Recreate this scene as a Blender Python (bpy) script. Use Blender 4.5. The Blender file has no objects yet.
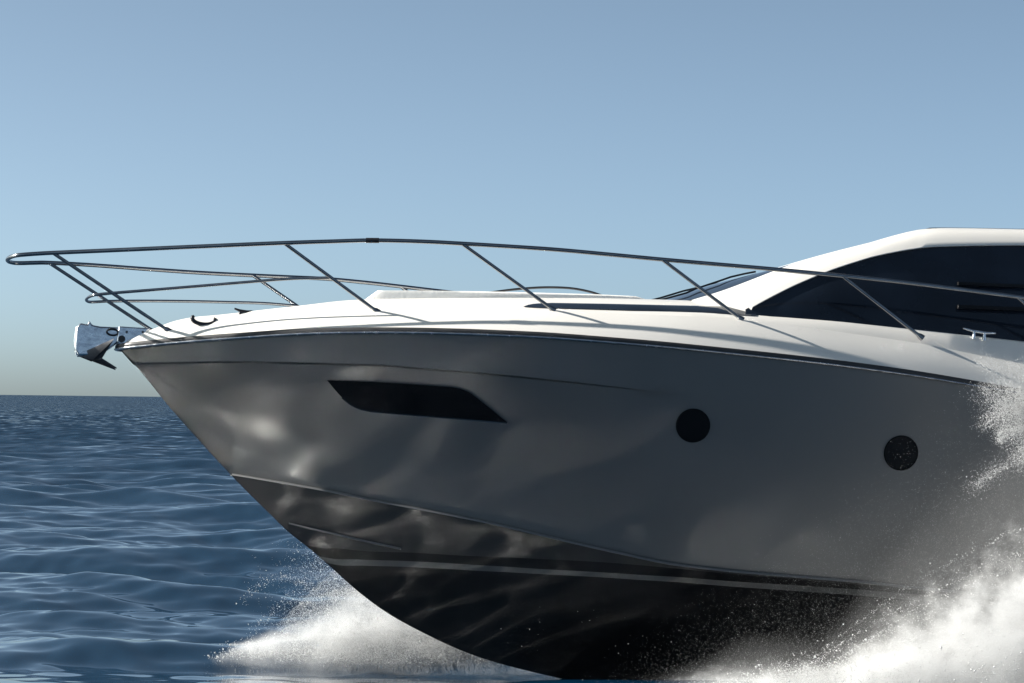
import bpy, bmesh, math, random
import numpy as np
from mathutils import Matrix, Vector
R_ = math.radians
random.seed(7); rng = np.random.default_rng(11)
C = bpy.context.scene.collection
S = bpy.context.scene

# ------------------------------------------------------------------ camera
FPX = 2500.0
CAM_POS = Vector((0.0, -22.0, 2.5))
PITCH, ROLL = 1.36, 0.7
cd = bpy.data.cameras.new('camera'); cam = bpy.data.objects.new('camera', cd); C.objects.link(cam)
cd.sensor_width = 36.0; cd.lens = FPX / 1024 * 36.0
cd.clip_start = 0.1; cd.clip_end = 60000
CAM_R = (Matrix.Rotation(R_(90 + PITCH), 3, 'X') @ Matrix.Rotation(R_(ROLL), 3, 'Z'))
cam.matrix_world = Matrix.Translation(CAM_POS) @ CAM_R.to_4x4()
S.camera = cam

# ------------------------------------------------------------------ sky, sun, exposure
SUN_EL, SUN_AZ = 28.0, -87.5          # azimuth from +Y towards +X
w = bpy.data.worlds.new('World'); S.world = w; w.use_nodes = True
nt = w.node_tree; nt.nodes.clear()
out = nt.nodes.new('ShaderNodeOutputWorld'); bg = nt.nodes.new('ShaderNodeBackground')
sky = nt.nodes.new('ShaderNodeTexSky'); sky.sky_type = 'NISHITA'; sky.sun_disc = False
sky.sun_elevation = R_(SUN_EL); sky.sun_rotation = R_(SUN_AZ)
sky.air_density = 0.3; sky.dust_density = 1.3; sky.ozone_density = 1.0; sky.altitude = 0
tint = nt.nodes.new('ShaderNodeMix'); tint.data_type = 'RGBA'; tint.blend_type = 'MULTIPLY'; tint.inputs[0].default_value = 1.0
tint.inputs[7].default_value = (0.93, 1.085, 1.02, 1)      # the day's slightly green-grey air
hs = nt.nodes.new('ShaderNodeHueSaturation'); hs.inputs["Saturation"].default_value = 0.80
nt.links.new(sky.outputs[0], hs.inputs['Color']); nt.links.new(hs.outputs[0], tint.inputs[6]); nt.links.new(tint.outputs[2], bg.inputs[0]); bg.inputs[1].default_value = 0.065
nt.links.new(bg.outputs[0], out.inputs[0])
ld = bpy.data.lights.new('sun', 'SUN'); sun = bpy.data.objects.new('sun', ld); C.objects.link(sun)
ld.energy = 5.0; ld.angle = R_(0.53); ld.color = (1.0, 0.955, 0.88)
sdir = Vector((math.sin(R_(SUN_AZ)) * math.cos(R_(SUN_EL)), math.cos(R_(SUN_AZ)) * math.cos(R_(SUN_EL)), math.sin(R_(SUN_EL))))
sun.rotation_euler = sdir.to_track_quat('Z', 'Y').to_euler()
sun.location = (-30, 10, 30)
S.view_settings.view_transform = 'Standard'; S.view_settings.look = 'None'
S.view_settings.gamma = 1.0; S.view_settings.exposure = 1.5; S.view_settings.use_curve_mapping = False
S.cycles.use_denoising = True; S.cycles.use_adaptive_sampling = False
S.cycles.caustics_reflective = True; S.cycles.caustics_refractive = False
S.cycles.blur_glossy = 0.0; S.cycles.sample_clamp_indirect = 0.0
S.cycles.use_guiding = True; S.cycles.use_surface_guiding = True; S.cycles.use_volume_guiding = False; S.cycles.guiding_training_samples = 128
S.cycles.max_bounces = 10; S.cycles.volume_bounces = 3
S.cycles.volume_step_rate = 0.25; S.cycles.volume_max_steps = 256

# ------------------------------------------------------------------ materials
def principled(name, base, rough=0.5, metal=0.0, coat=0.0, coat_rough=0.05, spec=0.5, ior=1.5):
    m = bpy.data.materials.new(name); m.use_nodes = True
    n = m.node_tree; b = n.nodes['Principled BSDF']
    b.inputs['Base Color'].default_value = (*base, 1); b.inputs['Roughness'].default_value = rough
    b.inputs['Metallic'].default_value = metal; b.inputs['Coat Weight'].default_value = coat
    b.inputs['Coat Roughness'].default_value = coat_rough
    b.inputs['Specular IOR Level'].default_value = spec; b.inputs['IOR'].default_value = ior
    return m, n, b
def vary(n, b, base, scale, amount, rough=None, rough_amt=0.1, stretch=(1, 1, 1), bump=0.0, bump_scale=None):
    tc = n.nodes.new('ShaderNodeTexCoord'); mp = n.nodes.new('ShaderNodeMapping')
    mp.inputs['Scale'].default_value = stretch
    nz = n.nodes.new('ShaderNodeTexNoise'); nz.inputs['Scale'].default_value = scale; nz.inputs['Detail'].default_value = 5
    n.links.new(tc.outputs['Object'], mp.inputs[0]); n.links.new(mp.outputs[0], nz.inputs['Vector'])
    cr = n.nodes.new('ShaderNodeValToRGB')
    cr.color_ramp.elements[0].position = 0.3; cr.color_ramp.elements[1].position = 0.7
    cr.color_ramp.elements[0].color = (*[c * (1 - amount) for c in base], 1)
    cr.color_ramp.elements[1].color = (*[min(1, c * (1 + amount)) for c in base], 1)
    n.links.new(nz.outputs[0], cr.inputs[0]); n.links.new(cr.outputs[0], b.inputs['Base Color'])
    if rough is not None:
        mr = n.nodes.new('ShaderNodeMapRange')
        mr.inputs['To Min'].default_value = max(0, rough - rough_amt); mr.inputs['To Max'].default_value = rough + rough_amt
        n.links.new(nz.outputs[0], mr.inputs[0]); n.links.new(mr.outputs[0], b.inputs['Roughness'])
    if bump:
        n2 = n.nodes.new('ShaderNodeTexNoise'); n2.inputs['Scale'].default_value = bump_scale or scale * 6
        n.links.new(mp.outputs[0], n2.inputs['Vector'])
        bp = n.nodes.new('ShaderNodeBump'); bp.inputs['Strength'].default_value = bump; bp.inputs['Distance'].default_value = 0.01
        n.links.new(n2.outputs[0], bp.inputs['Height']); n.links.new(bp.outputs[0], b.inputs['Normal'])
M = {}
m, n, b = principled('hull_silver_paint', (0.15, 0.15, 0.15), 0.5, 1.0, 0.12, 0.05)
vary(n, b, (0.15, 0.15, 0.15), 0.7, 0.05, 0.52, 0.03); M['silver'] = m
m, n, b = principled('hull_silver_shaded', (0.07, 0.07, 0.071), 0.5, 0.9, 0.12, 0.06); vary(n, b, (0.07, 0.07, 0.071), 0.9, 0.08, 0.5, 0.03); M['silver_shaded'] = m  # hull silver below the chine, its shade put into a darker colour
m, n, b = principled('antifouling_black', (0.005, 0.005, 0.0055), 0.4, 0, 0, 0.1, 0.3); vary(n, b, (0.005, 0.005, 0.0055), 2.5, 0.4, 0.42, 0.12, bump=0.1); M['black'] = m
m, n, b = principled('stripe_grey', (0.07, 0.07, 0.07), 0.35, 0, 0.5); vary(n, b, (0.07, 0.07, 0.07), 3, 0.2, 0.35, 0.08); M['stripe'] = m
m, n, b = principled('gelcoat_white', (0.63, 0.61, 0.575), 0.28, 0, 0.3, 0.08); vary(n, b, (0.63, 0.61, 0.575), 1.4, 0.02, 0.3, 0.06); M['white'] = m
m, n, b = principled('cushion_white', (0.74, 0.73, 0.70), 0.7); vary(n, b, (0.74, 0.73, 0.70), 6, 0.05, bump=0.2); M['cushion'] = m
m, n, b = principled('tinted_glass', (0.010, 0.014, 0.022), 0.05, 0, 0, 0, 0.5); vary(n, b, (0.010, 0.015, 0.024), 1.0, 0.5, 0.06, 0.03); M['glass'] = m
m, n, b = principled('window_black', (0.003, 0.003, 0.0035), 0.15, 0, 0, 0, 0.2); vary(n, b, (0.003, 0.003, 0.0035), 3, 0.4, 0.2, 0.06); M['darkglass'] = m
m, n, b = principled('stainless_steel', (0.26, 0.265, 0.275), 0.2, 1.0); vary(n, b, (0.26, 0.265, 0.275), 9, 0.12, 0.2, 0.06); M['steel'] = m
m, n, b = principled('chrome', (0.62, 0.63, 0.65), 0.2, 1.0); vary(n, b, (0.62, 0.63, 0.65), 12, 0.25, 0.24, 0.12, bump=0.4, bump_scale=16); M['chrome'] = m
m, n, b = principled('black_rubber', (0.02, 0.02, 0.022), 0.5); vary(n, b, (0.02, 0.02, 0.022), 8, 0.3, 0.5, 0.1); M['rubber'] = m
m, n, b = principled('dark_steel', (0.05, 0.05, 0.055), 0.35, 0.8); vary(n, b, (0.05, 0.05, 0.055), 9, 0.3, 0.35, 0.1); M['darksteel'] = m

# ------------------------------------------------------------------ boat frame and pixel solver
YAW, TRIM, HEEL = 13.0, 5.0, -5.3
BR = Matrix.Rotation(R_(YAW), 3, 'Z') @ Matrix.Rotation(R_(TRIM), 3, 'Y') @ Matrix.Rotation(R_(HEEL), 3, 'X')
def ray(px, py):
    d = CAM_R @ Vector(((px - 512) / FPX, -(py - 341.5) / FPX, -1.0))
    return d
_d = ray(118, 346); STEM = CAM_POS + _d * (22.3 / _d.y)
ZSTEM = 3.0
BLOC = STEM - BR @ Vector((0, 0, ZSTEM))
BRI = BR.transposed()
O_L = BRI @ (CAM_POS - BLOC)
def lray(px, py): return BRI @ ray(px, py)
def hit(px, py, F, a=19.0, bb=27.0, step=0.04):
    """first point along the sight line where the port-side function F(x,y,z) turns positive (boat coordinates)"""
    d = lray(px, py)
    t = a; p = O_L + d * t; f0 = F(p.x, p.y, p.z)
    while t < bb:
        t2 = t + step; p = O_L + d * t2; f1 = F(p.x, p.y, p.z)
        if f0 < 0 <= f1:
            lo, hi = t, t2
            for _ in range(60):
                mid = (lo + hi) / 2; q = O_L + d * mid
                if F(q.x, q.y, q.z) < 0: lo = mid
                else: hi = mid
            q = O_L + d * hi
            return np.array((q.x, q.y, q.z))
        t, f0 = t2, f1
    raise RuntimeError(f'no hit {px},{py}')
def pchip(xs, ys):
    xs = np.array(xs, float); ys = np.array(ys, float)
    o = np.argsort(xs); xs, ys = xs[o], ys[o]
    h = np.diff(xs); d = np.diff(ys) / h
    m_ = np.zeros_like(xs)
    for i in range(1, len(xs) - 1):
        if d[i - 1] * d[i] > 0:
            w1, w2 = 2 * h[i] + h[i - 1], h[i] + 2 * h[i - 1]
            m_[i] = (w1 + w2) / (w1 / d[i - 1] + w2 / d[i])
    m_[0], m_[-1] = d[0], d[-1]
    def f(x):
        x = np.asarray(x, float)
        i = np.clip(np.searchsorted(xs, x) - 1, 0, len(h) - 1)
        t = (x - xs[i]) / h[i]; tc = np.clip(t, 0, 1)
        h00 = 2 * tc**3 - 3 * tc**2 + 1; h10 = tc**3 - 2 * tc**2 + tc; h01 = -2 * tc**3 + 3 * tc**2; h11 = tc**3 - tc**2
        v = h00 * ys[i] + h10 * h[i] * m_[i] + h01 * ys[i + 1] + h11 * h[i] * m_[i + 1]
        v = np.where(x < xs[0], ys[0] + (x - xs[0]) * m_[0], v)
        return np.where(x > xs[-1], ys[-1] + (x - xs[-1]) * m_[-1], v)
    return f
def smoothfit(xs, ys, it=2):
    """z(x): pchip through slightly relaxed points"""
    xs = np.array(xs); ys = np.array(ys)
    return pchip(xs, ys)
def smooth01(a, b_, x):
    t = np.clip((np.asarray(x, float) - a) / (b_ - a), 0, 1); return t * t * (3 - 2 * t)

LEN = 13.0
def bS(x):
    x = np.asarray(x, float); t = np.clip(x, 0, 9) / 9
    return 2.1 * (1 - (1 - t)**3.1) + 0.09 * np.sqrt(np.clip(x, 0, 0.12) / 0.12) * np.exp(-np.clip(x, 0, 9) / 0.9)
def line(pts, F):
    P = np.array([hit(px, py, F) for px, py in pts]); return P, pchip(P[:, 0], P[:, 2])
F_center = lambda x, y, z: y
# stem / keel profile in the centre plane
stem_px = [(118, 347), (138, 368.5), (170, 407.5), (205, 447), (237.7, 482), (270, 514), (288, 531.5), (310, 549), (328, 564.5), (360, 593), (386.6, 612.5), (422.6, 632.5), (467.5, 653), (494.5, 662), (539, 673.5)]
PK = np.array([hit(px, py, F_center) for px, py in stem_px])
xk = list(PK[:, 0]); zk = list(PK[:, 2])
xk += [xk[-1] + 0.8, xk[-1] + 2.0, LEN]; zk += [zk[-1] - 0.10, zk[-1] - 0.16, zk[-1] - 0.12]
zK = pchip(xk, zk)
# sheer
sheer_px = [(118, 345), (135, 342.5), (180, 338), (246, 333), (291, 330), (341, 328.3), (392, 328), (440, 328.7), (494, 330.5), (562, 334), (644, 340.5), (726, 348.5), (823, 359), (906, 370), (990, 384), (1024, 390)]
PS, zS = line(sheer_px, lambda x, y, z: y + bS(x))
XC = float(hit(229.5, 475, F_center)[0])
def bC(x):
    t = np.clip((np.asarray(x, float) - XC) / 8.5, 0, 1); return 1.68 * (1 - (1 - t)**2.8)
chine_px = [(229.5, 475), (262, 479), (300, 485.5), (340, 493), (378, 501), (434, 511.5), (500, 525), (550, 537), (618, 552.5), (677, 564.5), (755, 573), (852, 581), (911, 587), (1024, 598)]
PC, zC = line(chine_px, lambda x, y, z: y + bC(x))
PC[0] = (XC, 0.0, float(zK(XC))); zC = pchip(PC[:, 0], PC[:, 2])     # the chine starts exactly on the stem
def low(x):      # lower edge of the topsides: stem ahead of the chine, chine aft
    x = np.asarray(x, float)
    return np.where(x < XC, zK(x), zC(x)), np.where(x < XC, 0.0, bC(x))
# knuckle
knuck_px = [(131, 363.5), (180, 362.5), (246, 361.8), (300, 363), (350, 364.4), (393, 366), (425, 369), (490, 374), (550, 380), (700, 397), (850, 417), (1000, 440)]
def topside_lin(x, z):
    z0, b0 = low(x); v = np.clip((z - z0) / np.maximum(zS(x) - z0, 1e-4), 0, 1)
    return b0 + (bS(x) - b0) * v
PN, zN = line(knuck_px, lambda x, y, z: y + topside_lin(x, z))
def bT(x, z):
    """half breadth of the topsides at (x, z)"""
    x = np.asarray(x, float); z = np.asarray(z, float)
    z0, b0 = low(x); zs = zS(x); H = np.maximum(zs - z0, 1e-4)
    v = np.clip((z - z0) / H, 0, 1); vk = np.clip((zN(x) - z0) / H, 0.02, 0.98)
    bow = 1 - smooth01(2.5, 6.0, x)
    p = 1.0 + 0.08 * bow
    gk = vk + (1 - vk) * 0.35 * bow
    lower = gk * (v / vk)**p
    upper = gk + (1 - gk) * (v - vk) / (1 - vk)
    fade = (1 - smooth01(3.2, 4.8, x)) * smooth01(0.05, 0.3, x)
    bulge = 0.05 * (1 - bow) * np.sin(np.pi * v)
    stepin = 0.032 * fade
    dz = (zN(x) - z)
    st = np.clip(dz / 0.012, 0, 1) * stepin * np.clip(v / 0.3, 0, 1)
    g = np.where(z >= zN(x), upper, lower)
    return b0 + (bS(x) - b0) * g + bulge - st
def bB(x, z):
    """half breadth of the bottom below the chine"""
    x = np.asarray(x, float)
    zc, zk_ = zC(x), zK(x); v = np.clip((z - zk_) / np.maximum(zc - zk_, 1e-4), 0, 1)
    return bC(x) * v**1.08
F_top = lambda x, y, z: y + float(bT(x, z))
F_bot = lambda x, y, z: (y + float(bB(x, z))) if x > XC else -1.0

# ------------------------------------------------------------------ mesh helpers
root = bpy.data.objects.new('motor_yacht', None); C.objects.link(root)
root.matrix_world = Matrix.Translation(BLOC) @ BR.to_4x4()
root['label'] = 'silver motor yacht with white deck and dark side windows planing bow up through the sea'
root['category'] = 'motor yacht'
def finish(o, ang=35, smooth=True):
    me = o.data
    if smooth:
        bm = bmesh.new(); bm.from_mesh(me)
        lim = R_(ang)
        for f in bm.faces: f.smooth = True
        for e in bm.edges:
            if len(e.link_faces) == 2:
                try: e.smooth = e.calc_face_angle() < lim
                except ValueError: pass
        bm.to_mesh(me); bm.free()
    return o
def mesh_obj(name, verts, faces, mat, parent=None, ang=35, mats=None, fm=None, merge=1e-5):
    me = bpy.data.meshes.new(name); me.from_pydata([tuple(map(float, v)) for v in verts], [], faces)
    for mm in (mats or [mat]): me.materials.append(mm)
    if fm is not None: me.polygons.foreach_set('material_index', fm)
    if merge:
        bm = bmesh.new(); bm.from_mesh(me); bmesh.ops.remove_doubles(bm, verts=bm.verts, dist=merge)
        bmesh.ops.dissolve_degenerate(bm, dist=1e-6, edges=bm.edges)
        bmesh.ops.recalc_face_normals(bm, faces=bm.faces); bm.to_mesh(me); bm.free()
    o = bpy.data.objects.new(name, me); C.objects.link(o)
    o.parent = root if parent is None else (parent if parent is not False else None)
    return finish(o, ang)
def grid_faces(n, m_, off=0, closed=False):
    f = []
    for i in range(n - 1):
        for j in range(m_ - (0 if closed else 1)):
            k = (j + 1) % m_
            f.append((off + i * m_ + j, off + i * m_ + k, off + (i + 1) * m_ + k, off + (i + 1) * m_ + j))
    return f
class MB:
    def __init__(s): s.v = []; s.f = []; s.m = []
    def grid(s, rows, mi=0, mirror=False):
        rows = np.asarray(rows, float); n_, m_ = rows.shape[:2]
        off = len(s.v); s.v += rows.reshape(-1, 3).tolist(); ff = grid_faces(n_, m_, off); s.f += ff; s.m += [mi] * len(ff)
        if mirror:
            r2 = rows.copy(); r2[..., 1] *= -1; s.grid(r2, mi)
    def poly(s, pts, mi=0):
        off = len(s.v); s.v += [list(map(float, p)) for p in pts]; s.f.append(tuple(range(off, off + len(pts)))); s.m.append(mi)
    def tube(s, pts, r, k=10, mi=0, cap=True):
        pts = [np.array(p, float) for p in pts]; n_ = len(pts)
        rr = r if hasattr(r, '__len__') else [r] * n_
        off = len(s.v); up = None
        for i, p in enumerate(pts):
            t = pts[min(i + 1, n_ - 1)] - pts[max(i - 1, 0)]; t = t / (np.linalg.norm(t) + 1e-12)
            if up is None:
                up = np.array((0, 0, 1.0)) if abs(t[2]) < 0.9 else np.array((1.0, 0, 0))
            a = np.cross(t, up); a /= np.linalg.norm(a); c = np.cross(a, t); up = c
            for j in range(k):
                q = 2 * math.pi * j / k
                s.v.append(list(p + rr[i] * (math.cos(q) * a + math.sin(q) * c)))
        ff = grid_faces(n_, k, off, closed=True); s.f += ff; s.m += [mi] * len(ff)
        if cap:
            s.f.append(tuple(off + j for j in range(k))[::-1]); s.f.append(tuple(off + (n_ - 1) * k + j for j in range(k))); s.m += [mi, mi]
    def box(s, c, size, mi=0, R=None):
        off = len(s.v)
        for x in (-.5, .5):
            for y in (-.5, .5):
                for z in (-.5, .5):
                    p = Vector((x * size[0], y * size[1], z * size[2]))
                    if R is not None: p = R @ p
                    s.v.append([c[0] + p.x, c[1] + p.y, c[2] + p.z])
        for q in ((0, 1, 3, 2), (4, 6, 7, 5), (0, 4, 5, 1), (2, 3, 7, 6), (0, 2, 6, 4), (1, 5, 7, 3)):
            s.f.append(tuple(off + i for i in q)); s.m.append(mi)
    def build(s, name, mat, parent=None, ang=35, mats=None, merge=1e-5):
        return mesh_obj(name, s.v, s.f, mat, parent, ang, mats, s.m if mats else None, merge)
def catmull(pts, per=8):
    P = [np.array(p, float) for p in pts]; P = [2 * P[0] - P[1]] + P + [2 * P[-1] - P[-2]]
    o = []
    for i in range(1, len(P) - 2):
        for k in range(per):
            t = k / per
            o.append(0.5 * ((2 * P[i]) + (-P[i - 1] + P[i + 1]) * t + (2 * P[i - 1] - 5 * P[i] + 4 * P[i + 1] - P[i + 2]) * t * t + (-P[i - 1] + 3 * P[i] - 3 * P[i + 1] + P[i + 2]) * t**3))
    o.append(P[-2]); return o
def bevel(o, wd, seg=2):
    md = o.modifiers.new('bevel', 'BEVEL'); md.width = wd; md.segments = seg; md.limit_method = 'ANGLE'; md.angle_limit = R_(40)
    return o

# ------------------------------------------------------------------ hull
xs = np.unique(np.concatenate([np.linspace(0, 0.3, 13), np.linspace(0.3, 3.0, 70), np.linspace(3.0, LEN, 100), [XC]]))
hb = MB()
rows = []
for x in xs:
    z0, b0 = low(x); z0 = float(z0); zs = float(zS(x)); zn = float(np.clip(zN(x), z0 + 0.25 * (zs - z0), zs - 1e-3))
    zz = np.concatenate([np.linspace(z0, zn - 0.0125, 22), [zn - 0.006, zn + 1e-5], np.linspace(zn, zs, 7)[1:]])
    if zs - z0 < 0.06: zz = np.linspace(z0, zs, len(zz))
    rows.append([(x, -float(bT(x, z)) if z < zs else -float(bS(x)), z) for z in zz])
hb.grid(rows, 0, True)
# bottom: chine -> paint line -> black -> stripe -> black to the keel
def botline(pts):
    P = np.array([hit(px, py, F_bot) for px, py in pts]); return P[:, 0], P[:, 2]
def vline(pts, xs_start):
    X, Z = botline(pts)
    V = (Z - zK(X)) / (zC(X) - zK(X))
    return pchip(X, V), X[0]
vB, xB = vline([(318, 547.5), (345, 549), (405, 552.5), (470, 556), (540, 559), (620, 563.5), (677, 568.5), (755, 576), (852, 584), (911, 590), (980, 596)], None)
vW1, xW1 = vline([(331, 558.5), (360, 559.5), (405, 561), (494, 566), (540, 569), (620, 573.5), (677, 577), (774, 584), (852, 589), (911, 594), (980, 600)], None)
vW2, xW2 = vline([(338, 565), (365, 565.6), (405, 566.8), (494, 571.5), (540, 574), (620, 578.5), (677, 582), (774, 589.5), (852, 595), (911, 600), (980, 606)], None)
rows = []
xs2 = xs[xs >= XC]
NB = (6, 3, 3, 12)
def clampv(a): return float(np.clip(a, 0, 1))
for x in xs2:
    v1 = clampv(vB(x)) if x > xB - 0.35 else 0.0
    v2 = clampv(vW1(x)) if x > xW1 - 0.3 else 0.0
    v3 = clampv(vW2(x)) if x > xW2 - 0.3 else 0.0
    v1 = min(v1, 0.985); v2 = min(v2, v1 - 0.004) if v1 > 0.01 else 0.0; v3 = min(v3, v2 - 0.004) if v2 > 0.01 else 0.0
    v2 = max(v2, 0); v3 = max(v3, 0)
    vs = np.concatenate([np.linspace(1, v1, NB[0] + 1), np.linspace(v1, v2, NB[1] + 1)[1:], np.linspace(v2, v3, NB[2] + 1)[1:], np.linspace(v3, 0, NB[3] + 1)[1:]])
    zc, zk_ = float(zC(x)), float(zK(x))
    rows.append([(x, -float(bC(x)) * v**1.08, zk_ + (zc - zk_) * v) for v in vs])
rows = np.array(rows)
c0 = 0
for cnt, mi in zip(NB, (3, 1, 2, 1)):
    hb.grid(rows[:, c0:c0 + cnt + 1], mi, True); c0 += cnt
# transom
tp = [(LEN, -float(bC(LEN)), float(zC(LEN))), (LEN, -float(bS(LEN)), float(zS(LEN))), (LEN, float(bS(LEN)), float(zS(LEN))), (LEN, float(bC(LEN)), float(zC(LEN))), (LEN, 0, float(zK(LEN)))]
hb.poly(tp, 0)
hull = hb.build('hull', None, mats=[M['silver'], M['black'], M['stripe'], M['silver_shaded']], ang=14, merge=2e-4)

# chine rail: a small ledge along the chine
def sweep(mb, P, prof, out_dir=None, mi=0):
    """sweep a closed (outward, up) profile along the port polyline P (boat coordinates)"""
    P = np.array(P, float); n_ = len(P); off = len(mb.v); k = len(prof)
    for i in range(n_):
        t = P[min(i + 1, n_ - 1)] - P[max(i - 1, 0)]; t /= np.linalg.norm(t)
        o_ = np.cross(t, (0, 0, 1.0)); o_ /= np.linalg.norm(o_)
        if out_dir is not None and np.dot(o_, out_dir(P[i])) < 0: o_ = -o_
        for a, c in prof: mb.v.append(list(P[i] + o_ * a + np.array((0, 0, 1.0)) * c))
    ff = grid_faces(n_, k, off, closed=True); mb.f += ff; mb.m += [mi] * len(ff)
    mb.f.append(tuple(off + j for j in range(k))); mb.f.append(tuple(off + (n_ - 1) * k + j for j in range(k))); mb.m += [mi, mi]
def port_out(p): return np.array((-0.1, -1.0, 0.0))
def stbd_out(p): return np.array((-0.1, 1.0, 0.0))
def both(P): Q = np.array(P, float).copy(); Q[:, 1] *= -1; return Q
xc = np.linspace(XC + 0.03, LEN - 0.02, 90)
Pc = np.array([(x, -float(bC(x)), float(zC(x))) for x in xc])
prof = [(-0.02, 0.012), (0.028, 0.002), (0.03, -0.012), (-0.02, -0.012)]
cm = MB(); sweep(cm, Pc, prof, port_out); sweep(cm, both(Pc), prof, stbd_out)
cm.build('chine_rail', M['silver'], ang=30)
# spray strake on the bottom panel near the stem
st = MB()
SP = [hit(px, py, F_bot) for px, py in [(289, 523.5), (305, 527.5), (330, 533), (355, 539), (380, 544.5), (401, 549)]]
SP = np.array(catmull(SP, 4))
nS = len(SP)
prof2 = [(-0.015, 0.012), (0.016, 0.010), (0.018, -0.004), (-0.015, -0.012)]
sweep(st, SP, prof2, port_out); sweep(st, both(SP), prof2, stbd_out)
st.build('spray_strake', M['stripe'], ang=30)

# rub rail: dark band with a steel insert, round the whole bow
xr = np.unique(np.concatenate([np.linspace(0.0, 0.12, 10), np.linspace(0.12, 3, 50), np.linspace(3, LEN, 70)]))
Pr = np.array([(x, -float(bS(x)), float(zS(x))) for x in xr])
loop = np.vstack([Pr[::-1], both(Pr)[1:]])
def bow_out(p):
    return np.array((-0.25 if p[0] > 0.1 else -1.0, p[1] if abs(p[1]) > 1e-3 else 0.0, 0.0))
rr = MB(); sweep(rr, loop, [(-0.03, 0.006), (0.016, 0.004), (0.026, -0.012), (0.024, -0.034), (0.006, -0.05), (-0.03, -0.05)], bow_out)
rub = rr.build('rub_rail', M['rubber'], ang=50)
ri = MB(); sweep(ri, loop[np.r_[0:len(loop)]] , [(0.012, -0.036), (0.030, -0.036), (0.033, -0.044), (0.026, -0.052), (0.006, -0.052)], bow_out)
ri.build('rail_insert', M['chrome'], rub, ang=50)

# ------------------------------------------------------------------ hull windows on the surface
def surf(px, py, F, off):
    p = hit(px, py, F)
    e = 0.01
    g = np.array([(F(p[0] + e, p[1], p[2]) - F(p[0] - e, p[1], p[2])), 2 * e, (F(p[0], p[1], p[2] + e) - F(p[0], p[1], p[2] - e))]) / (2 * e)
    nrm = -g / np.linalg.norm(g)
    return p + nrm * off, nrm
def patch(top, bot, F, off, nx=40, ny=8):
    """mesh laid on the surface F between two outline curves"""
    def res(pts, n_):
        P = np.array(pts, float); d = np.r_[0, np.cumsum(np.linalg.norm(np.diff(P, axis=0), axis=1))]; u = np.linspace(0, d[-1], n_)
        return np.c_[np.interp(u, d, P[:, 0]), np.interp(u, d, P[:, 1])]
    T, B = res(top, nx), res(bot, nx); rows = []
    for i in range(nx):
        r = []
        for j in range(ny):
            q = T[i] * (1 - j / (ny - 1)) + B[i] * j / (ny - 1)
            r.append(surf(q[0], q[1], F, off)[0])
        rows.append(r)
    return np.array(rows)
def solid_patch(mb, rows, back, mi=0):
    """front sheet plus a rim going back into the surface"""
    mb.grid(rows, mi)
    n_, m_ = rows.shape[:2]
    edge = [rows[i, 0] for i in range(n_)] + [rows[n_ - 1, j] for j in range(1, m_)] + [rows[i, m_ - 1] for i in range(n_ - 2, -1, -1)] + [rows[0, j] for j in range(m_ - 2, 0, -1)]
    edge.append(edge[0]); edge = np.array(edge)
    mb.grid(np.array([edge, edge + np.array((0, back, 0))]), mi)
wtop = [(327.5, 380), (360, 381), (400, 383.2), (440, 386), (456, 387.6), (468, 391.5), (476, 397), (490, 408), (502, 418), (507.5, 422)]
wbot = [(327.5, 380), (334, 388), (342, 397), (350, 403.5), (359, 408), (368, 410.3), (378, 411.6), (430, 416), (480, 420), (507, 422.4)]
tb = MB()
rw = patch(catmull([(a, b2) for a, b2 in wtop], 3), catmull([(a, b2) for a, b2 in wbot], 3), F_top, 0.007, 56, 7)
wm = MB(); solid_patch(wm, rw, 0.02)
hw = wm.build('hull_window', M['darkglass'], hull)
hw['label'] = 'long black slanted window in the hull side near the bow'
edgep = catmull([surf(a, b2 + 0.6, F_top, 0.006)[0] for a, b2 in wbot[2:]], 4)
tb.tube(edgep, 0.006, 6); tb.build('window_trim', M['steel'], hw)
wm = MB(); r2 = rw.copy(); r2[..., 1] *= -1; wm.grid(r2); wm.build('hull_window', M['darkglass'], hull)
def porthole(px, py, r, side=1):
    p, nrm = surf(px, py, F_top, 0.0)
    if side < 0: p = p * np.array((1, -1, 1)); nrm = nrm * np.array((1, -1, 1))
    t1 = np.cross(nrm, (0, 0, 1.0)); t1 /= np.linalg.norm(t1); t2 = np.cross(t1, nrm)
    def ring(rad, off, k=40): return [p + nrm * off + rad * (math.cos(2 * math.pi * j / k) * t1 + math.sin(2 * math.pi * j / k) * t2) for j in range(k + 1)]
    g = MB(); g.grid([ring(1e-4, 0.012), ring(r * .5, 0.011), ring(r * 0.9, 0.010)])
    f = MB(); f.grid([ring(r * 0.89, 0.009), ring(r * 0.91, 0.016), ring(r * 0.97, 0.016), ring(r, 0.008), ring(r, -0.02)])
    fo = f.build('porthole', M['darkglass'], hull); g.build('pane', M['darkglass'], fo)
for sd in (1, -1):
    porthole(693, 425.5, 0.150, sd); porthole(901, 453, 0.156, sd)

# ------------------------------------------------------------------ deck: gunwale, coaming strip, coachroof
def bG(x): x = np.asarray(x, float); return np.maximum(bS(x) - 0.04 - 0.2 * smooth01(0.0, 2.0, x), 0.0)
gun_px = [(150, 334), (168, 330.8), (190, 327), (215, 324), (240, 321.5), (291, 316), (335, 313), (377, 311.4), (440, 310), (494, 309.6), (548, 310.8), (617, 313), (682, 316), (740, 320), (800, 326.5), (851, 333.5), (917, 343), (990, 357.5), (1060, 371)]
PG, zG0 = line(gun_px, lambda x, y, z: y + float(bG(x)))
XG0 = float(PG[0, 0])
def zG(x):
    x = np.asarray(x, float)
    s0 = float(zG0(XG0)) - float(zS(XG0))
    return np.where(x < XG0, zS(x) + s0 * np.clip(x / XG0, 0, 1)**0.7, zG0(np.maximum(x, XG0)))
XWS = 7.2
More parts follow.
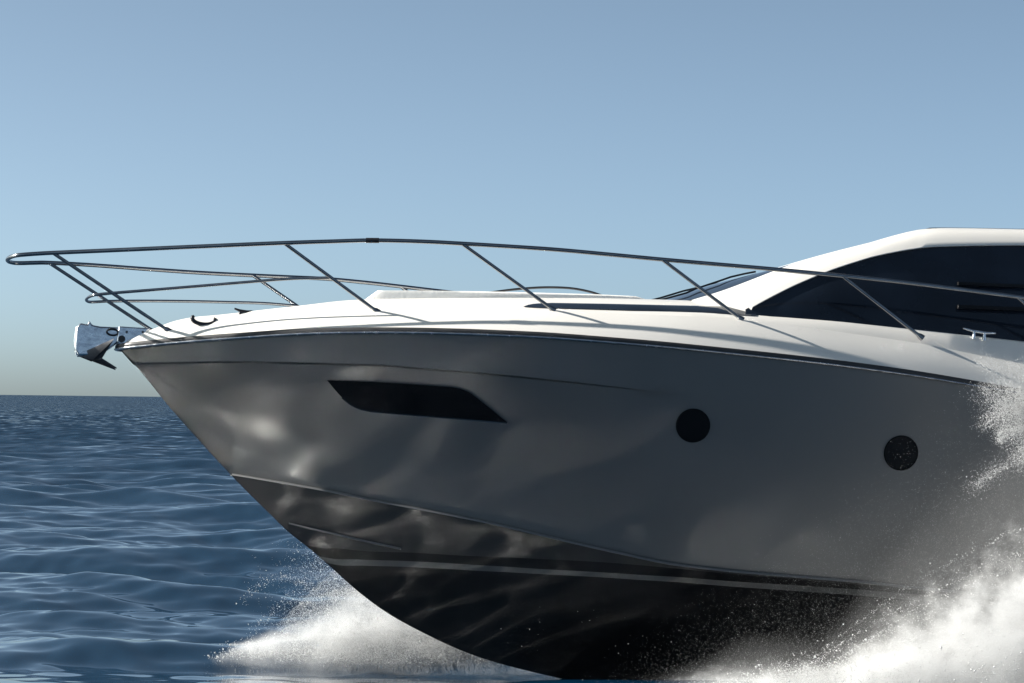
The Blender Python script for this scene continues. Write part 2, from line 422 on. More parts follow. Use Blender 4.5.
# shoulder of the coachroof
def bH(x): x = np.asarray(x, float); return np.minimum(0.62 * bS(x), bG(x) - 0.02 - 0.05 * smooth01(0.2, 1.5, x))
sh_px = [(172.5, 321.5), (191, 317.5), (219, 314.8), (265, 309.5), (301, 305.5), (352, 300), (420, 298.3), (494, 297.8), (560, 298), (606, 298.3), (660, 299.5), (692, 300.5)]
PH, zH0 = line(sh_px, lambda x, y, z: y + float(bH(x)))
XH0 = float(PH[0, 0])
def zH(x):
    x = np.asarray(x, float); a = float(zH0(XH0)) - float(zG(XH0))
    return np.where(x < XH0, zG(x) + a * np.clip((x - 0.1) / (XH0 - 0.1), 0, 1), zH0(np.clip(x, XH0, PH[-1, 0] + 0.6)))
# window base line of the cabin (top of the coaming strip)
def bWb(x): return bG(x) - 0.13
wb_px = [(735, 315.2), (790, 319), (851, 323.8), (917, 330.8), (1024, 342.6), (1075, 349)]
PWb, zWb0 = line(wb_px, lambda x, y, z: y + float(bWb(x)))
X_STRIP = 3.4
def zWb(x):
    x = np.asarray(x, float)
    d0 = float(zWb0(PWb[0, 0])) - float(zG(PWb[0, 0]))
    f = smooth01(3.2, float(PWb[0, 0]), x)
    return np.where(x < PWb[0, 0], zG(x) + d0 * f + 0.004, zWb0(np.maximum(x, PWb[0, 0])))
xd = np.unique(np.concatenate([np.linspace(0.0, 0.15, 10), np.linspace(0.15, 3.2, 60), np.linspace(3.2, 11.8, 90)]))
dk = MB(); rows = []
for x in xd:
    bs, zs = float(bS(x)), float(zS(x)); bg_, zg = float(bG(x)), float(zG(x)); bh, zh = float(bH(x)), float(zH(x)); bw, zw = float(bWb(x)), float(zWb(x))
    f = float(smooth01(3.2, 5.0, x))
    bw = bw * f + (bg_ - 0.03 * min(1, bg_ / 0.2)) * (1 - f)
    bw = max(bw, bh)
    r = [(x, -bs, zs)]
    for k in range(1, 9):
        t = k / 8; r.append((x, -(bs + (bg_ - bs) * t + 0.035 * f * 0 + 0.02 * math.sin(math.pi * t) * min(1, bs)), zs + (zg - zs) * t))
    gr = 0.022 * float(smooth01(1.0, 6.0, x)) + 0.004
    r.append((x, -(bg_ - gr * 1.3 * min(1, bg_ / .2)), zg - 0.004))
    r.append((x, -(bg_ - gr * 1.5 * min(1, bg_ / .2)), zg + gr * 0.2))
    r.append((x, -(bw + 0.001), zw))
    for k in range(1, 9):
        t = k / 8; r.append((x, -(bw + (bh - bw) * t), zw + (zh - zw) * (math.sin(t * math.pi / 2) * 0.55 + t * 0.45)))
    for k in range(1, 7):
        t = k / 6; r.append((x, -bh * (1 - t), zh + 0.03 * min(1, bh) * (1 - (1 - t)**2)))
    rows.append(r)
dk.grid(rows, 0, True)
dko = dk.build('deck', M['white'], ang=32, merge=1e-4)

# coachroof strip window
def bD(x, z):
    bh, zh, bw, zw = float(bH(x)), float(zH(x)), float(bWb(x)), float(zWb(x)); f = float(smooth01(3.2, 5.0, x))
    bw = max(bw * f + (float(bG(x)) - 0.03) * (1 - f), bh)
    s = np.clip((z - zw) / max(zh - zw, 1e-3), 0, 1)
    lo, hi = 0.0, 1.0
    for _ in range(18):
        t = (lo + hi) / 2
        if math.sin(t * math.pi / 2) * 0.55 + t * 0.45 < s: lo = t
        else: hi = t
    return bw + (bh - bw) * lo
F_deck = lambda x, y, z: y + bD(x, z)
stop = [(524, 307.1), (529, 305.3), (535, 304.3), (551, 303.6), (610, 304.6), (671, 306), (721, 307), (756, 307.6)]
sbot = [(524, 307.3), (535, 308.0), (554, 308.7), (617, 310.4), (680, 312.6), (720, 314.3), (756, 316.4)]
try:
    rs = patch(stop, sbot, F_deck, 0.008, 50, 5)
    sm = MB(); solid_patch(sm, rs, 0.02); sm.build('strip_window', M['glass'], dko)
    sm = MB(); r2 = rs.copy(); r2[..., 1] *= -1; sm.grid(r2); sm.build('strip_window', M['glass'], dko)
except RuntimeError as e: print('STRIP', e)

# sun pad on the foredeck
def sunpad():
    mb = MB(); P0 = hit(366, 297, lambda x, y, z: y + 0.66 * float(bH(x)) ); P1 = hit(640, 297.5, lambda x, y, z: y + 0.66 * float(bH(x)))
    x0, x1 = float(P0[0]), float(P1[0]); rows = []
    for x in np.linspace(x0, x1, 40):
        b_ = 0.93 * float(bH(x)); zb = float(zH(x)) - 0.02
        u = (x - x0) / (x1 - x0)
        h = 0.055 * (1 - u)**0.8 * min(1, (u / 0.02)**0.5 if u > 0 else 0) + 0.03 * min(1, (1 - u) / 0.05)
        r = []
        for k in range(13):
            a = -1 + 2 * k / 12
            r.append((x, b_ * a, zb + 0.02 + h))
        r = [(x, -b_ - 0.012, zb - 0.02), (x, -b_ - 0.012, zb + 0.02 + h * 0.7)] + r + [(x, b_ + 0.012, zb + 0.02 + h * 0.7), (x, b_ + 0.012, zb - 0.02)]
        rows.append(r)
    mb.grid(rows)
    for r in (rows[0], rows[-1]): mb.poly(r)
    o = mb.build('sun_pad', M['cushion'], ang=60); return o
sunpad()
# arched grab rail over the sun pad
ga = [(468, 297.8), (484, 294), (500, 291.2), (521, 288.8), (545, 287.4), (570, 288.2), (590, 291.8), (607, 297.5)]
gp = catmull([hit(px, py, lambda x, y, z: y + 0.35) for px, py in ga], 6)
g = MB(); g.tube(gp, 0.011, 8); g.build('grab_rail', M['darksteel'])

# ------------------------------------------------------------------ cabin
Rpx = [(692, 300), (727, 289), (774, 271), (800, 261.5), (834, 251.5), (881, 239.6), (898, 234.4), (912, 231), (925, 229), (951, 228), (1024, 229.4), (1080, 231.3)]
Wpx = [(752.5, 306.8), (765, 299.8), (786, 289), (800, 282.5), (831, 269.6), (865, 258.5), (880, 254.6), (895, 251.5), (912, 248.6), (940, 245.8), (1024, 244.6), (1080, 247)]
def F_wt(x, y, z):    # glass plane leaning inboard with height over the window base
    return y + float(bWb(x)) - 0.42 * max(0.0, z - float(zWb(x)))
PW = np.array([hit(px, py, F_wt) for px, py in Wpx])
def F_roof(x, y, z): return F_wt(x, y, z) - 0.20 - 0.05
PR = np.array([hit(px, py, F_roof) for px, py in Rpx])
def ext(P, xe):
    d = (P[-1] - P[-2]) / (P[-1, 0] - P[-2, 0]); return np.vstack([P, P[-1] + d * (xe - P[-1, 0]) + np.array((0, 0, -0.1))])
PWe, PRe = ext(PW, 11.6), ext(PR, 11.6)
A = np.array(catmull(PWe, 5)); Bq = np.array(catmull(PRe, 5))
NU = len(A)
for q in range(NU): A[q, 1] = -(float(bWb(A[q, 0])) - 0.42 * max(0.0, A[q, 2] - float(zWb(A[q, 0]))))
cab = MB(); rows = []
for i in range(NU):
    a, b2 = A[i], Bq[i]; r = [a + np.array((0, 0.05, -0.012)), a + np.array((0, 0.0, -0.006))]
    d = b2 - a; nn = np.cross(np.array((1.0, 0, 0)), d); nn /= np.linalg.norm(nn)
    if nn[1] > 0: nn = -nn
    for k in range(0, 9):
        t = k / 8; r.append(a + d * t + nn * 0.045 * math.sin(math.pi * t) * min(1, np.linalg.norm(d) / 0.25))
    rows.append(r)
cab.grid(rows, 0, True)
foot = np.array(rows[0]); cab.grid(np.array([foot, foot + np.array((-0.03, 0.02, -0.10)), foot + np.array((-0.03, 0.04, -0.30))]), 0, True)
# roof between the two side contours, starting at the top of the windscreen
i0 = 3 * 5 - 1
rows = []
for i in range(i0, NU):
    p = Bq[i]; u = min(1, (i - i0) / 8.0); r = []
    for k in range(13):
        a = -1 + k / 6.0
        fwd = -0.22 * (1 - a * a) * max(0.0, 1 - (i - i0) / 20.0)
        r.append((p[0] + fwd, p[1] * -a if False else abs(p[1]) * a, p[2] + (0.03 + 0.0 * u) * (1 - a * a) + fwd * 0.36))
    rows.append(r)
cab.grid(rows, 0)
roof_rows = np.array(rows)
cabin = cab.build('cabin', M['white'], ang=40, merge=1e-4)
# windscreen
rows = []
for i in range(0, i0 + 1):
    p = Bq[i]; u = i / i0; r = []
    for k in range(21):
        a = -1 + k / 10.0
        fwd = -(0.42 * (1 - u) + 0.22 * u) * (1 - a * a)
        drop = fwd * (0.04 * (1 - u) + 0.36 * u)
        r.append((p[0] + fwd, abs(p[1]) * a, p[2] + 0.03 * (1 - a * a) * u + drop + 0.035 * math.sin(math.pi * u) * (1 - a * a)))
    rows.append(r)
ws = MB(); ws.grid(rows); wso = ws.build('windscreen', M['glass'], ang=60)
WS = np.array(rows)
# wipers
for k0 in (3, 9):
    wp = MB(); pts = [WS[i, k0 + (i // 5)] + np.array((-0.012, -0.012, 0.02)) for i in range(0, i0 + 1, 2)]
    wp.tube(pts, 0.010, 6); wp.tube([pts[0], pts[0] + np.array((0.02, 0.02, -0.06))], 0.018, 8)
    wp.build('wiper', M['rubber'], wso)
# side windows
def side_glass(sgn):
    rows = []
    Xa = np.linspace(A[0, 0] - 0.06, A[-1, 0], 80)
    zt = pchip(A[:, 0] + np.arange(NU) * 1e-7, A[:, 2]); 
    for x in Xa:
        zb = float(zWb(x)) - 0.004; z1 = max(float(zt(x)), zb + 0.05)
        r = []; z1 += 0.012
        for k in range(9):
            z = zb + (z1 - zb) * k / 8
            y = float(bWb(x)) - 0.42 * max(0, z - float(zWb(x))) - 0.02 + 0.02 * math.sin(math.pi * k / 8) * min(1, (z1 - zb) / 0.5)
            r.append((x, -sgn * y, z))
        rows.append(r)
    mb = MB(); mb.grid(rows); o = mb.build('side_window', M['glass'], cabin); return o, np.array(rows)
sw, SW = side_glass(1); side_glass(-1)
F_glass = lambda x, y, z: F_wt(x, y, z) + 0.018
for (ya, yb, th) in ((282.5, 287, 3.0), (305.5, 309.5, 3.4)):  # two black strips laid on the side glass
    rows = patch([(958, ya), (1060, yb)], [(958, ya + th), (1060, yb + th)], F_glass, 0.014, 14, 3)
    mb = MB(); solid_patch(mb, rows, 0.03); mb.build('dark_strip', M['black'], sw)
# roof hatch (thin dark panel) and small roof fitting
rh = MB(); rr2 = roof_rows[[q for q in range(len(roof_rows)) if roof_rows[q, 6, 0] > float(PR[9, 0]) - 0.15]]
rh.grid(rr2[:, 1:12] + np.array((0, 0, 0.022))); rh.grid(np.array([rr2[:, 1] + np.array((0, 0, 0.022)), rr2[:, 1] + np.array((0, 0, -0.02))])); rh.grid(np.array([rr2[0, 1:12] + np.array((0, 0, 0.022)), rr2[0, 1:12] + np.array((0, 0, -0.02))]))
rh.build('roof_hatch', M['darkglass'], cabin)
pf = hit(935.5, 230.2, F_roof); fm_ = MB(); fm_.tube([pf + np.array((0, 0.03, 0.0)), pf + np.array((0, -0.012, -0.002)), pf + np.array((0, -0.03, -0.015))], [0.02, 0.018, 0.006], 10); fm_.build('roof_fitting', M['rubber'], cabin)

# ------------------------------------------------------------------ bow rail
rail_tab_x = [-1.3, -0.95, -0.65, -0.3, 0, 0.5, 1, 1.5, 2.5, 4, 6, 8, 10]
rail_tab_b = [0.20, 0.255, 0.31, 0.43, 0.55, 0.76, 0.94, 1.09, 1.34, 1.60, 1.78, 1.85, 1.87]
brl = pchip(rail_tab_x, rail_tab_b)
rail_px = [(24, 254.6), (38, 253.6), (53, 252.8), (100, 250.8), (160, 248.2), (220, 245.6), (283, 243), (330, 241.5), (372, 240.4), (420, 241.5), (463, 243.7), (520, 247.2), (560, 250), (610, 254.6), (663, 259.6), (720, 264.6), (780, 269.8), (843, 276), (900, 282), (960, 289.5), (1024, 298), (1080, 306.5)]
PRl = [hit(px, py, lambda x, y, z: y + float(brl(x))) for px, py in rail_px]
tip = hit(7.5, 259.5, F_center)
def usepts(Pn, tip, dz=0.0):
    near = [np.array(p) for p in Pn]; far = [p * np.array((1, -1, 1)) for p in near]
    b0 = abs(near[0][1]); x0 = near[0][0]; arc = []
    for q in (60, 30, 0, -30, -60):
        a = R_(q); arc.append(np.array((x0 + (tip[0] - x0) * math.cos(a), -b0 * math.sin(a), near[0][2] + (tip[2] - near[0][2]) * math.cos(a))))
    return catmull(near[::-1] + arc + far, 5)
rl = MB(); rl.tube(usepts(PRl, tip), 0.019, 12); rail = rl.build('bow_rail', M['steel'], ang=70)
# joint sleeve on the top rail
pj = [hit(px, py, lambda x, y, z: y + float(brl(x))) for px, py in ((366, 240.4), (379, 240.5))]
jm = MB(); jm.tube(pj, 0.0235, 12); jm.build('rail_sleeve', M['darksteel'], rail)
F_g = lambda x, y, z: y + float(bG(x)) - 0.02
st_px = [((53, 253), (168, 330.5)), ((283, 242.3), (377, 311.5)), ((463, 244.5), (553, 309.5)), ((663, 260.2), (741, 319)), ((843, 276.6), (921, 337)), ((1017, 297), (1090, 361))]
mids = []
for (t_, b_) in st_px:
    p1 = hit(*t_, lambda x, y, z: y + float(brl(x))); p0 = hit(*b_, F_g); p0 = p0 + (p0 - p1) / np.linalg.norm(p0 - p1) * 0.02
    mids.append((p0, p1))
    for sgn in (1, -1):
        mm = np.array((1, sgn, 1)); sm = MB(); sm.tube([p0 * mm, p1 * mm], 0.0155, 10)
        d = (p1 - p0) / np.linalg.norm(p1 - p0); sm.tube([(p0) * mm, (p0 + d * 0.035) * mm, (p0 + d * 0.06) * mm], [0.030, 0.026, 0.016], 10)
        sm.build('stanchion', M['steel'], rail, ang=60)
# mid rail: from the second stanchion round the pulpit
p0, p1 = mids[1]; pm = (p0 + p1) / 2
m0, m1 = mids[0]; mq = m1 + (m0 - m1) * 0.5
mid_px = [(98, 294.5), (118, 292.6), (160, 289.3), (200, 286), (245, 282.3), (290, 278.8)]
mx = [-0.6, float(mq[0]) - 0.15, float(mq[0]), float(pm[0])]; mb_ = [0.16, abs(float(mq[1])) - 0.03, abs(float(mq[1])), abs(float(pm[1]))]
bmid = pchip(mx, mb_)
PM = [hit(px, py, lambda x, y, z: y + float(bmid(x))) for px, py in mid_px] + [pm]
tipm = hit(86.5, 299, F_center)
ml = MB(); ml.tube(usepts(PM, tipm), 0.0135, 10); ml.build('mid_rail', M['steel'], rail, ang=70)

# ------------------------------------------------------------------ anchor in its bow roller
def cpt(px, py): return hit(px, py, F_center)
def plate(mb, pxs, y0, y1, mi=0):
    P = [cpt(*q) for q in pxs]; a = [p + np.array((0, y0, 0)) for p in P]; c = [p + np.array((0, y1, 0)) for p in P]
    mb.poly(a, mi); mb.poly(c[::-1], mi)
    for i in range(len(P)):
        j = (i + 1) % len(P); mb.poly([a[i], a[j], c[j], c[i]], mi)
anc = MB()
plate(anc, [(150, 329), (132, 328), (118, 327), (116, 343), (120, 346), (135, 345)], -0.075, 0.075)
anchor = bevel(anc.build('anchor_roller', M['chrome'], ang=40), 0.012)
anchor2 = MB()
plate(anchor2, [(122, 328), (100, 327), (92, 325.5), (89, 321), (87, 325), (80, 323.5), (76, 328), (74.5, 350), (78, 356), (88, 356), (108, 350), (119, 342)], -0.055, 0.055)
ao = bevel(anchor2.build('anchor', M['chrome'], ang=40), 0.02, 3)
rol = MB(); rc = cpt(121, 340); rol.tube([rc + np.array((0, -0.085, 0)), rc + np.array((0, 0.085, 0))], 0.032, 14); rol.build('roller', M['rubber'], anchor)
for q in ((126, 333), (142, 333), (140, 341)):
    bc = cpt(*q); bo = MB(); bo.tube([bc + np.array((0, -0.086, 0)), bc + np.array((0, -0.07, 0))], 0.011, 8); bo.build('bolt', M['darksteel'], anchor)
sh = MB(); sc_ = cpt(112, 333); sh.tube([sc_ + np.array((0.05 * math.cos(a), -0.066, 0.028 * math.sin(a))) for a in np.linspace(0, 2 * math.pi, 17)], 0.009, 6, cap=False); sh.build('shackle', M['darksteel'], ao)
fk = MB()
rid = [cpt(78, 356), cpt(92, 361), cpt(101, 360)]
tp1, tp2 = cpt(112, 342), cpt(116, 369.5)
for sgn in (-1, 1):
    o1 = np.array((0, 0.17 * sgn, 0.0))
    for (a, c, d) in ((rid[0], rid[1], tp1), (rid[1], rid[2], tp1), (rid[1], tp2, rid[2])):
        th = np.array((0.0, 0.0, 0.012))
        A1, C1, D1 = a + o1 * 0.1, c + o1 * 0.35, d + (o1 if d is tp1 else o1 * 0.4)
        fk.poly([A1, C1, D1]); fk.poly([A1 + th, D1 + th, C1 + th]); 
        for q, r in ((A1, C1), (C1, D1), (D1, A1)): fk.poly([q, r, r + th, q + th])
fk.build('fluke', M['darksteel'], ao, ang=20)
rim = MB(); rim.tube([cpt(77, 355.5), cpt(90, 356), cpt(101, 350), cpt(111, 342)], [0.012, 0.016, 0.014, 0.008], 8); rim.tube([cpt(77, 327), cpt(75.3, 340), cpt(76.5, 355)], 0.014, 8); rim.build('anchor_rim', M['chrome'], ao, ang=60)

# ------------------------------------------------------------------ deck fittings
def cleat(pxc, pyc, F, length, h, name='cleat', mat='steel', yaw=0.0):
    p = hit(pxc, pyc, F); mb = MB(); d = np.array((math.cos(yaw), -0.12 + math.sin(yaw), -0.06)); d /= np.linalg.norm(d); u = np.array((0, 0, 1.0))
    for s in (-0.16, 0.16): mb.tube([p + d * length * s - u * 0.02, p + d * length * s + u * h], [0.016, 0.012], 8)
    mb.tube([p + d * length * -0.5 + u * (h + 0.012), p + d * length * -0.2 + u * h, p + d * length * 0.2 + u * h, p + d * length * 0.5 + u * (h + 0.012)], [0.008, 0.013, 0.013, 0.008], 8)
    return mb.build(name, M[mat], ang=60)
cleat(243, 314.5, lambda x, y, z: y + float(bH(x)) + 0.01, 0.16, 0.03, mat='darksteel')
cleat(979, 337.5, lambda x, y, z: y + float(bWb(x)) + 0.03, 0.30, 0.05, mat='chrome')
# fairlead: a low dark horseshoe on the foredeck edge
pf = hit(203, 323.5, lambda x, y, z: y + float(bG(x)) - 0.04)
fl = MB(); fl.tube([pf + np.array((0.10 * math.cos(a), -0.02, 0.045 * math.sin(a) + 0.035)) for a in np.linspace(R_(150), R_(390), 16)], [0.010] + [0.019] * 14 + [0.010], 8)
fl.build('fairlead', M['darksteel'], ang=60)

# ------------------------------------------------------------------ sea
def waves(n_, lam0, lam1, slope, spread, seed, head=R_(250)):
    r = np.random.default_rng(seed); L = np.exp(r.uniform(np.log(lam0), np.log(lam1), n_)); k = 2 * np.pi / L
    th = head + r.normal(0, spread, n_); a = slope * np.sqrt(2.0 / n_) / k
    return k * np.cos(th), k * np.sin(th), a, r.uniform(0, 2 * np.pi, n_), L
# (wave set, share of it left in the near water, calmed to focus sun on the bow)
WV = [(waves(30, 2.2, 9.0, 0.125, 0.40, 3), 0.2), (waves(40, 1.0, 2.2, 0.10, 0.55, 4), 0.0), (waves(40, 0.40, 1.0, 0.085, 0.7, 5), 0.0),
      (waves(60, 0.36, 0.68, 0.028, 3.0, 14), 1.0), (waves(10, 14, 40, 0.03, 0.3, 6), 1.0)]
def bow_wave(X, Y):
    """low swell pushed up along the port side where the hull meets the water"""
    along = smooth01(-1.5, 0.6, X) * (1 - smooth01(1.8, 3.6, X))
    return 0.16 * along * np.exp(-((Y + 1.0 - 0.10 * X) / 0.38)**2)
def sea_z(X, Y, cell):
    Z = np.zeros_like(X)
    calm = smooth01(2.0, 0.8, Y) * smooth01(-13, -9, Y)
    for (kx, ky, a, ph, L), share in WV:
        for i in range(len(kx)):
            fade = np.clip((L[i] / np.maximum(cell, 1e-6) - 2.5) / 3.0, 0, 1)
            rows_ = np.nonzero(fade.max(axis=1) > 0)[0]
            if len(rows_) == 0: continue
            sl = slice(rows_[0], rows_[-1] + 1)
            s = np.sin((kx[i] * X[sl] + ky[i] * Y[sl] + ph[i]).astype(np.float32))
            Z[sl] += fade[sl] * (1 - (1 - share) * calm[sl]) * a[i] * (s - 0.18 * (1 - 2 * s * s))
    return Z + bow_wave(X, Y)
r_ = [3.0]
while r_[-1] < 17: r_.append(r_[-1] * 1.012)
while r_[-1] < 31: r_.append(r_[-1] + 0.055)
while r_[-1] < 30000: r_.append(r_[-1] + max(0.055, r_[-1]**2 / 6250 * 0.30 if r_[-1] < 900 else r_[-1] * 0.06))
r_ = np.array(r_)
th = np.concatenate([np.linspace(-180, -30, 40)[:-1], np.linspace(-30, -15, 110)[:-1], np.linspace(-15, 15, 560), np.linspace(15, 30, 110)[1:], np.linspace(30, 180, 40)[1:]])
th = np.radians(th)
RR, TT = np.meshgrid(r_, th, indexing='ij')
X = CAM_POS.x + RR * np.sin(TT); Y = CAM_POS.y + RR * np.cos(TT)
dr = np.gradient(r_)[:, None] * np.ones_like(TT); dt = RR * np.gradient(th)[None, :]
cell = np.maximum(np.minimum(dr, 2.5), np.minimum(dt, dt))
cell = np.maximum(dr, dt * 0.5)
Z = sea_z(X, Y, cell)
nv = X.size; nR, nT = X.shape
co = np.stack([X, Y, Z], -1).reshape(-1, 3)
co = np.vstack([co, [[CAM_POS.x, CAM_POS.y, 0]]])
i, j = np.meshgrid(np.arange(nR - 1), np.arange(nT - 1), indexing='ij')
q = np.stack([i * nT + j, (i + 1) * nT + j, (i + 1) * nT + j + 1, i * nT + j + 1], -1).reshape(-1, 4)
def np_mesh(name, co, faces, mats, smooth=True):
    me = bpy.data.meshes.new(name); nf, k = faces.shape
    me.vertices.add(len(co)); me.vertices.foreach_set('co', np.ascontiguousarray(co, np.float32).ravel())
    me.loops.add(nf * k); me.loops.foreach_set('vertex_index', np.ascontiguousarray(faces, np.int32).ravel())
    me.polygons.add(nf); me.polygons.foreach_set('loop_start', np.arange(nf, dtype=np.int32) * k); me.polygons.foreach_set('loop_total', np.full(nf, k, np.int32))
    me.polygons.foreach_set('use_smooth', np.full(nf, smooth))
    for mm in mats: me.materials.append(mm)
    me.update(calc_edges=True); me.validate()
    o = bpy.data.objects.new(name, me); C.objects.link(o); return o
m, n, b = principled('sea_water', (0.0008, 0.0145, 0.034), 0.045, 0, 0, 0, 1.0, 1.95)
def node(n, t, **kw):
    o = n.nodes.new(t)
    for k, v in kw.items(): setattr(o, k, v)
    return o
geo = node(n, 'ShaderNodeNewGeometry'); mp = node(n, 'ShaderNodeMapping'); mp.inputs['Scale'].default_value = (0.6, 1.0, 0.0)
nz = node(n, 'ShaderNodeTexNoise'); nz.inputs['Scale'].default_value = 1.6; nz.inputs['Detail'].default_value = 2
n.links.new(geo.outputs['Position'], mp.inputs[0]); n.links.new(mp.outputs[0], nz.inputs['Vector'])
ctr = node(n, 'ShaderNodeVectorMath', operation='SUBTRACT'); ctr.inputs[1].default_value = (0.5, 0.5, 0.5); n.links.new(nz.outputs['Color'], ctr.inputs[0])
ln = node(n, 'ShaderNodeVectorMath', operation='DISTANCE'); ln.inputs[1].default_value = (0, 0, 0); n.links.new(geo.outputs['Position'], ln.inputs[0])
mr = node(n, 'ShaderNodeMapRange'); mr.inputs['From Min'].default_value = 10; mr.inputs['From Max'].default_value = 220; mr.inputs['To Min'].default_value = 0.0; mr.inputs['To Max'].default_value = 2.0
n.links.new(ln.outputs['Value'], mr.inputs[0])
sc = node(n, 'ShaderNodeVectorMath', operation='SCALE'); n.links.new(ctr.outputs[0], sc.inputs[0]); n.links.new(mr.outputs[0], sc.inputs['Scale'])
ml_ = node(n, 'ShaderNodeVectorMath', operation='MULTIPLY'); ml_.inputs[1].default_value = (1, 1, 0); n.links.new(sc.outputs[0], ml_.inputs[0])
ad = node(n, 'ShaderNodeVectorMath', operation='ADD'); n.links.new(ml_.outputs[0], ad.inputs[0])
pn = node(n, 'ShaderNodeVectorMath', operation='NORMALIZE'); n.links.new(geo.outputs['Position'], pn.inputs[0])
mr2 = node(n, 'ShaderNodeMapRange'); mr2.inputs['From Min'].default_value = 8; mr2.inputs['From Max'].default_value = 160; mr2.inputs['To Min'].default_value = 0.0; mr2.inputs['To Max'].default_value = -0.33
n.links.new(ln.outputs['Value'], mr2.inputs[0])
ps = node(n, 'ShaderNodeVectorMath', operation='SCALE'); n.links.new(pn.outputs[0], ps.inputs[0]); n.links.new(mr2.outputs[0], ps.inputs['Scale'])
ad2 = node(n, 'ShaderNodeVectorMath', operation='ADD'); n.links.new(ps.outputs[0], ad2.inputs[0]); n.links.new(geo.outputs['Normal'], ad2.inputs[1]); n.links.new(ad2.outputs[0], ad.inputs[1])
nm = node(n, 'ShaderNodeVectorMath', operation='NORMALIZE'); n.links.new(ad.outputs[0], nm.inputs[0]); n.links.new(nm.outputs[0], b.inputs['Normal'])
M['water'] = m
sea = np_mesh('sea', co[:-1], q, [M['water']]); sea['kind'] = 'structure'

# ------------------------------------------------------------------ spray
m = bpy.data.materials.new('spray_white'); m.use_nodes = True; n = m.node_tree; n.nodes.clear()
o_ = n.nodes.new('ShaderNodeOutputMaterial'); mx = n.nodes.new('ShaderNodeMixShader'); df = n.nodes.new('ShaderNodeBsdfDiffuse'); tr = n.nodes.new('ShaderNodeBsdfTranslucent')
ob = n.nodes.new('ShaderNodeNewGeometry'); nz = n.nodes.new('ShaderNodeTexNoise'); nz.inputs['Scale'].default_value = 8
cr = n.nodes.new('ShaderNodeValToRGB'); cr.color_ramp.elements[0].color = (0.60, 0.61, 0.62, 1); cr.color_ramp.elements[1].color = (0.76, 0.76, 0.76, 1)
n.links.new(ob.outputs['Position'], nz.inputs['Vector']); n.links.new(nz.outputs[0], cr.inputs[0])
n.links.new(cr.outputs[0], df.inputs[0]); n.links.new(cr.outputs[0], tr.inputs[0]); mx.inputs[0].default_value = 0.5
n.links.new(df.outputs[0], mx.inputs[1]); n.links.new(tr.outputs[0], mx.inputs[2]); n.links.new(mx.outputs[0], o_.inputs[0]); M['spray'] = m
TET = np.array([(1, 1, 1), (1, -1, -1), (-1, 1, -1), (-1, -1, 1)], float) * 0.75
TF = np.array([(0, 1, 2), (0, 3, 1), (0, 2, 3), (1, 3, 2)])
def mist_material(name, xa, xb, h0, x1, slope, yc, ys, dens, veil=0.0):
    """white water so fine that it reads as mist: density falls off with height over a wedge rising along x"""
    m = bpy.data.materials.new(name); m.use_nodes = True; n = m.node_tree; n.nodes.clear()
    def mth(op, a, b_=None, c=None, clamp=False):
        q = n.nodes.new('ShaderNodeMath'); q.operation = op; q.use_clamp = clamp
        for i, v in enumerate((a, b_, c)):
            if v is None: continue
            if isinstance(v, (int, float)): q.inputs[i].default_value = v
            else: n.links.new(v, q.inputs[i])
        return q.outputs[0]
    g = n.nodes.new('ShaderNodeNewGeometry'); sp = n.nodes.new('ShaderNodeSeparateXYZ'); n.links.new(g.outputs['Position'], sp.inputs[0])
    nz = n.nodes.new('ShaderNodeTexNoise'); nz.inputs['Scale'].default_value = 3.6; nz.inputs['Detail'].default_value = 8; nz.inputs['Roughness'].default_value = 0.72
    n.links.new(g.outputs['Position'], nz.inputs['Vector'])
    T = mth('ADD', mth('MULTIPLY', mth('DIVIDE', mth('SUBTRACT', sp.outputs[0], xa), xb - xa, clamp=True), h0), mth('MULTIPLY', mth('MAXIMUM', mth('SUBTRACT', sp.outputs[0], x1), 0.0), slope))
    T = mth('MAXIMUM', T, 0.03)
    r = mth('DIVIDE', mth('ADD', sp.outputs[2], mth('MULTIPLY', mth('MULTIPLY', mth('SUBTRACT', 0.5, nz.outputs[0]), T), 2.6)), T)
    fall = mth('MULTIPLY', mth('SUBTRACT', 1.05, r), 1.6, clamp=True)
    yy = mth('DIVIDE', mth('SUBTRACT', sp.outputs[1], yc), ys)
    yf = mth('SUBTRACT', 1.0, mth('MULTIPLY', yy, yy), clamp=True)
    nn = mth('MULTIPLY', mth('SUBTRACT', nz.outputs[0], 0.36), 3.6, clamp=True)
    d = mth('MULTIPLY', mth('MULTIPLY', mth('MULTIPLY', mth('MULTIPLY', fall, fall), yf), nn), dens)
    thin = mth('MULTIPLY', mth('SUBTRACT', 1.0, mth('DIVIDE', sp.outputs[2], mth('MULTIPLY', T, 2.0)), clamp=True), mth('MULTIPLY', mth('ADD', nz.outputs[0], 0.2), veil))
    d = mth('ADD', d, mth('MULTIPLY', thin, yf))
    pv = n.nodes.new('ShaderNodeVolumePrincipled'); pv.inputs['Color'].default_value = (0.84, 0.845, 0.85, 1); pv.inputs['Anisotropy'].default_value = 0.2
    n.links.new(d, pv.inputs['Density'])
    o = n.nodes.new('ShaderNodeOutputMaterial'); n.links.new(pv.outputs[0], o.inputs['Volume']); return m
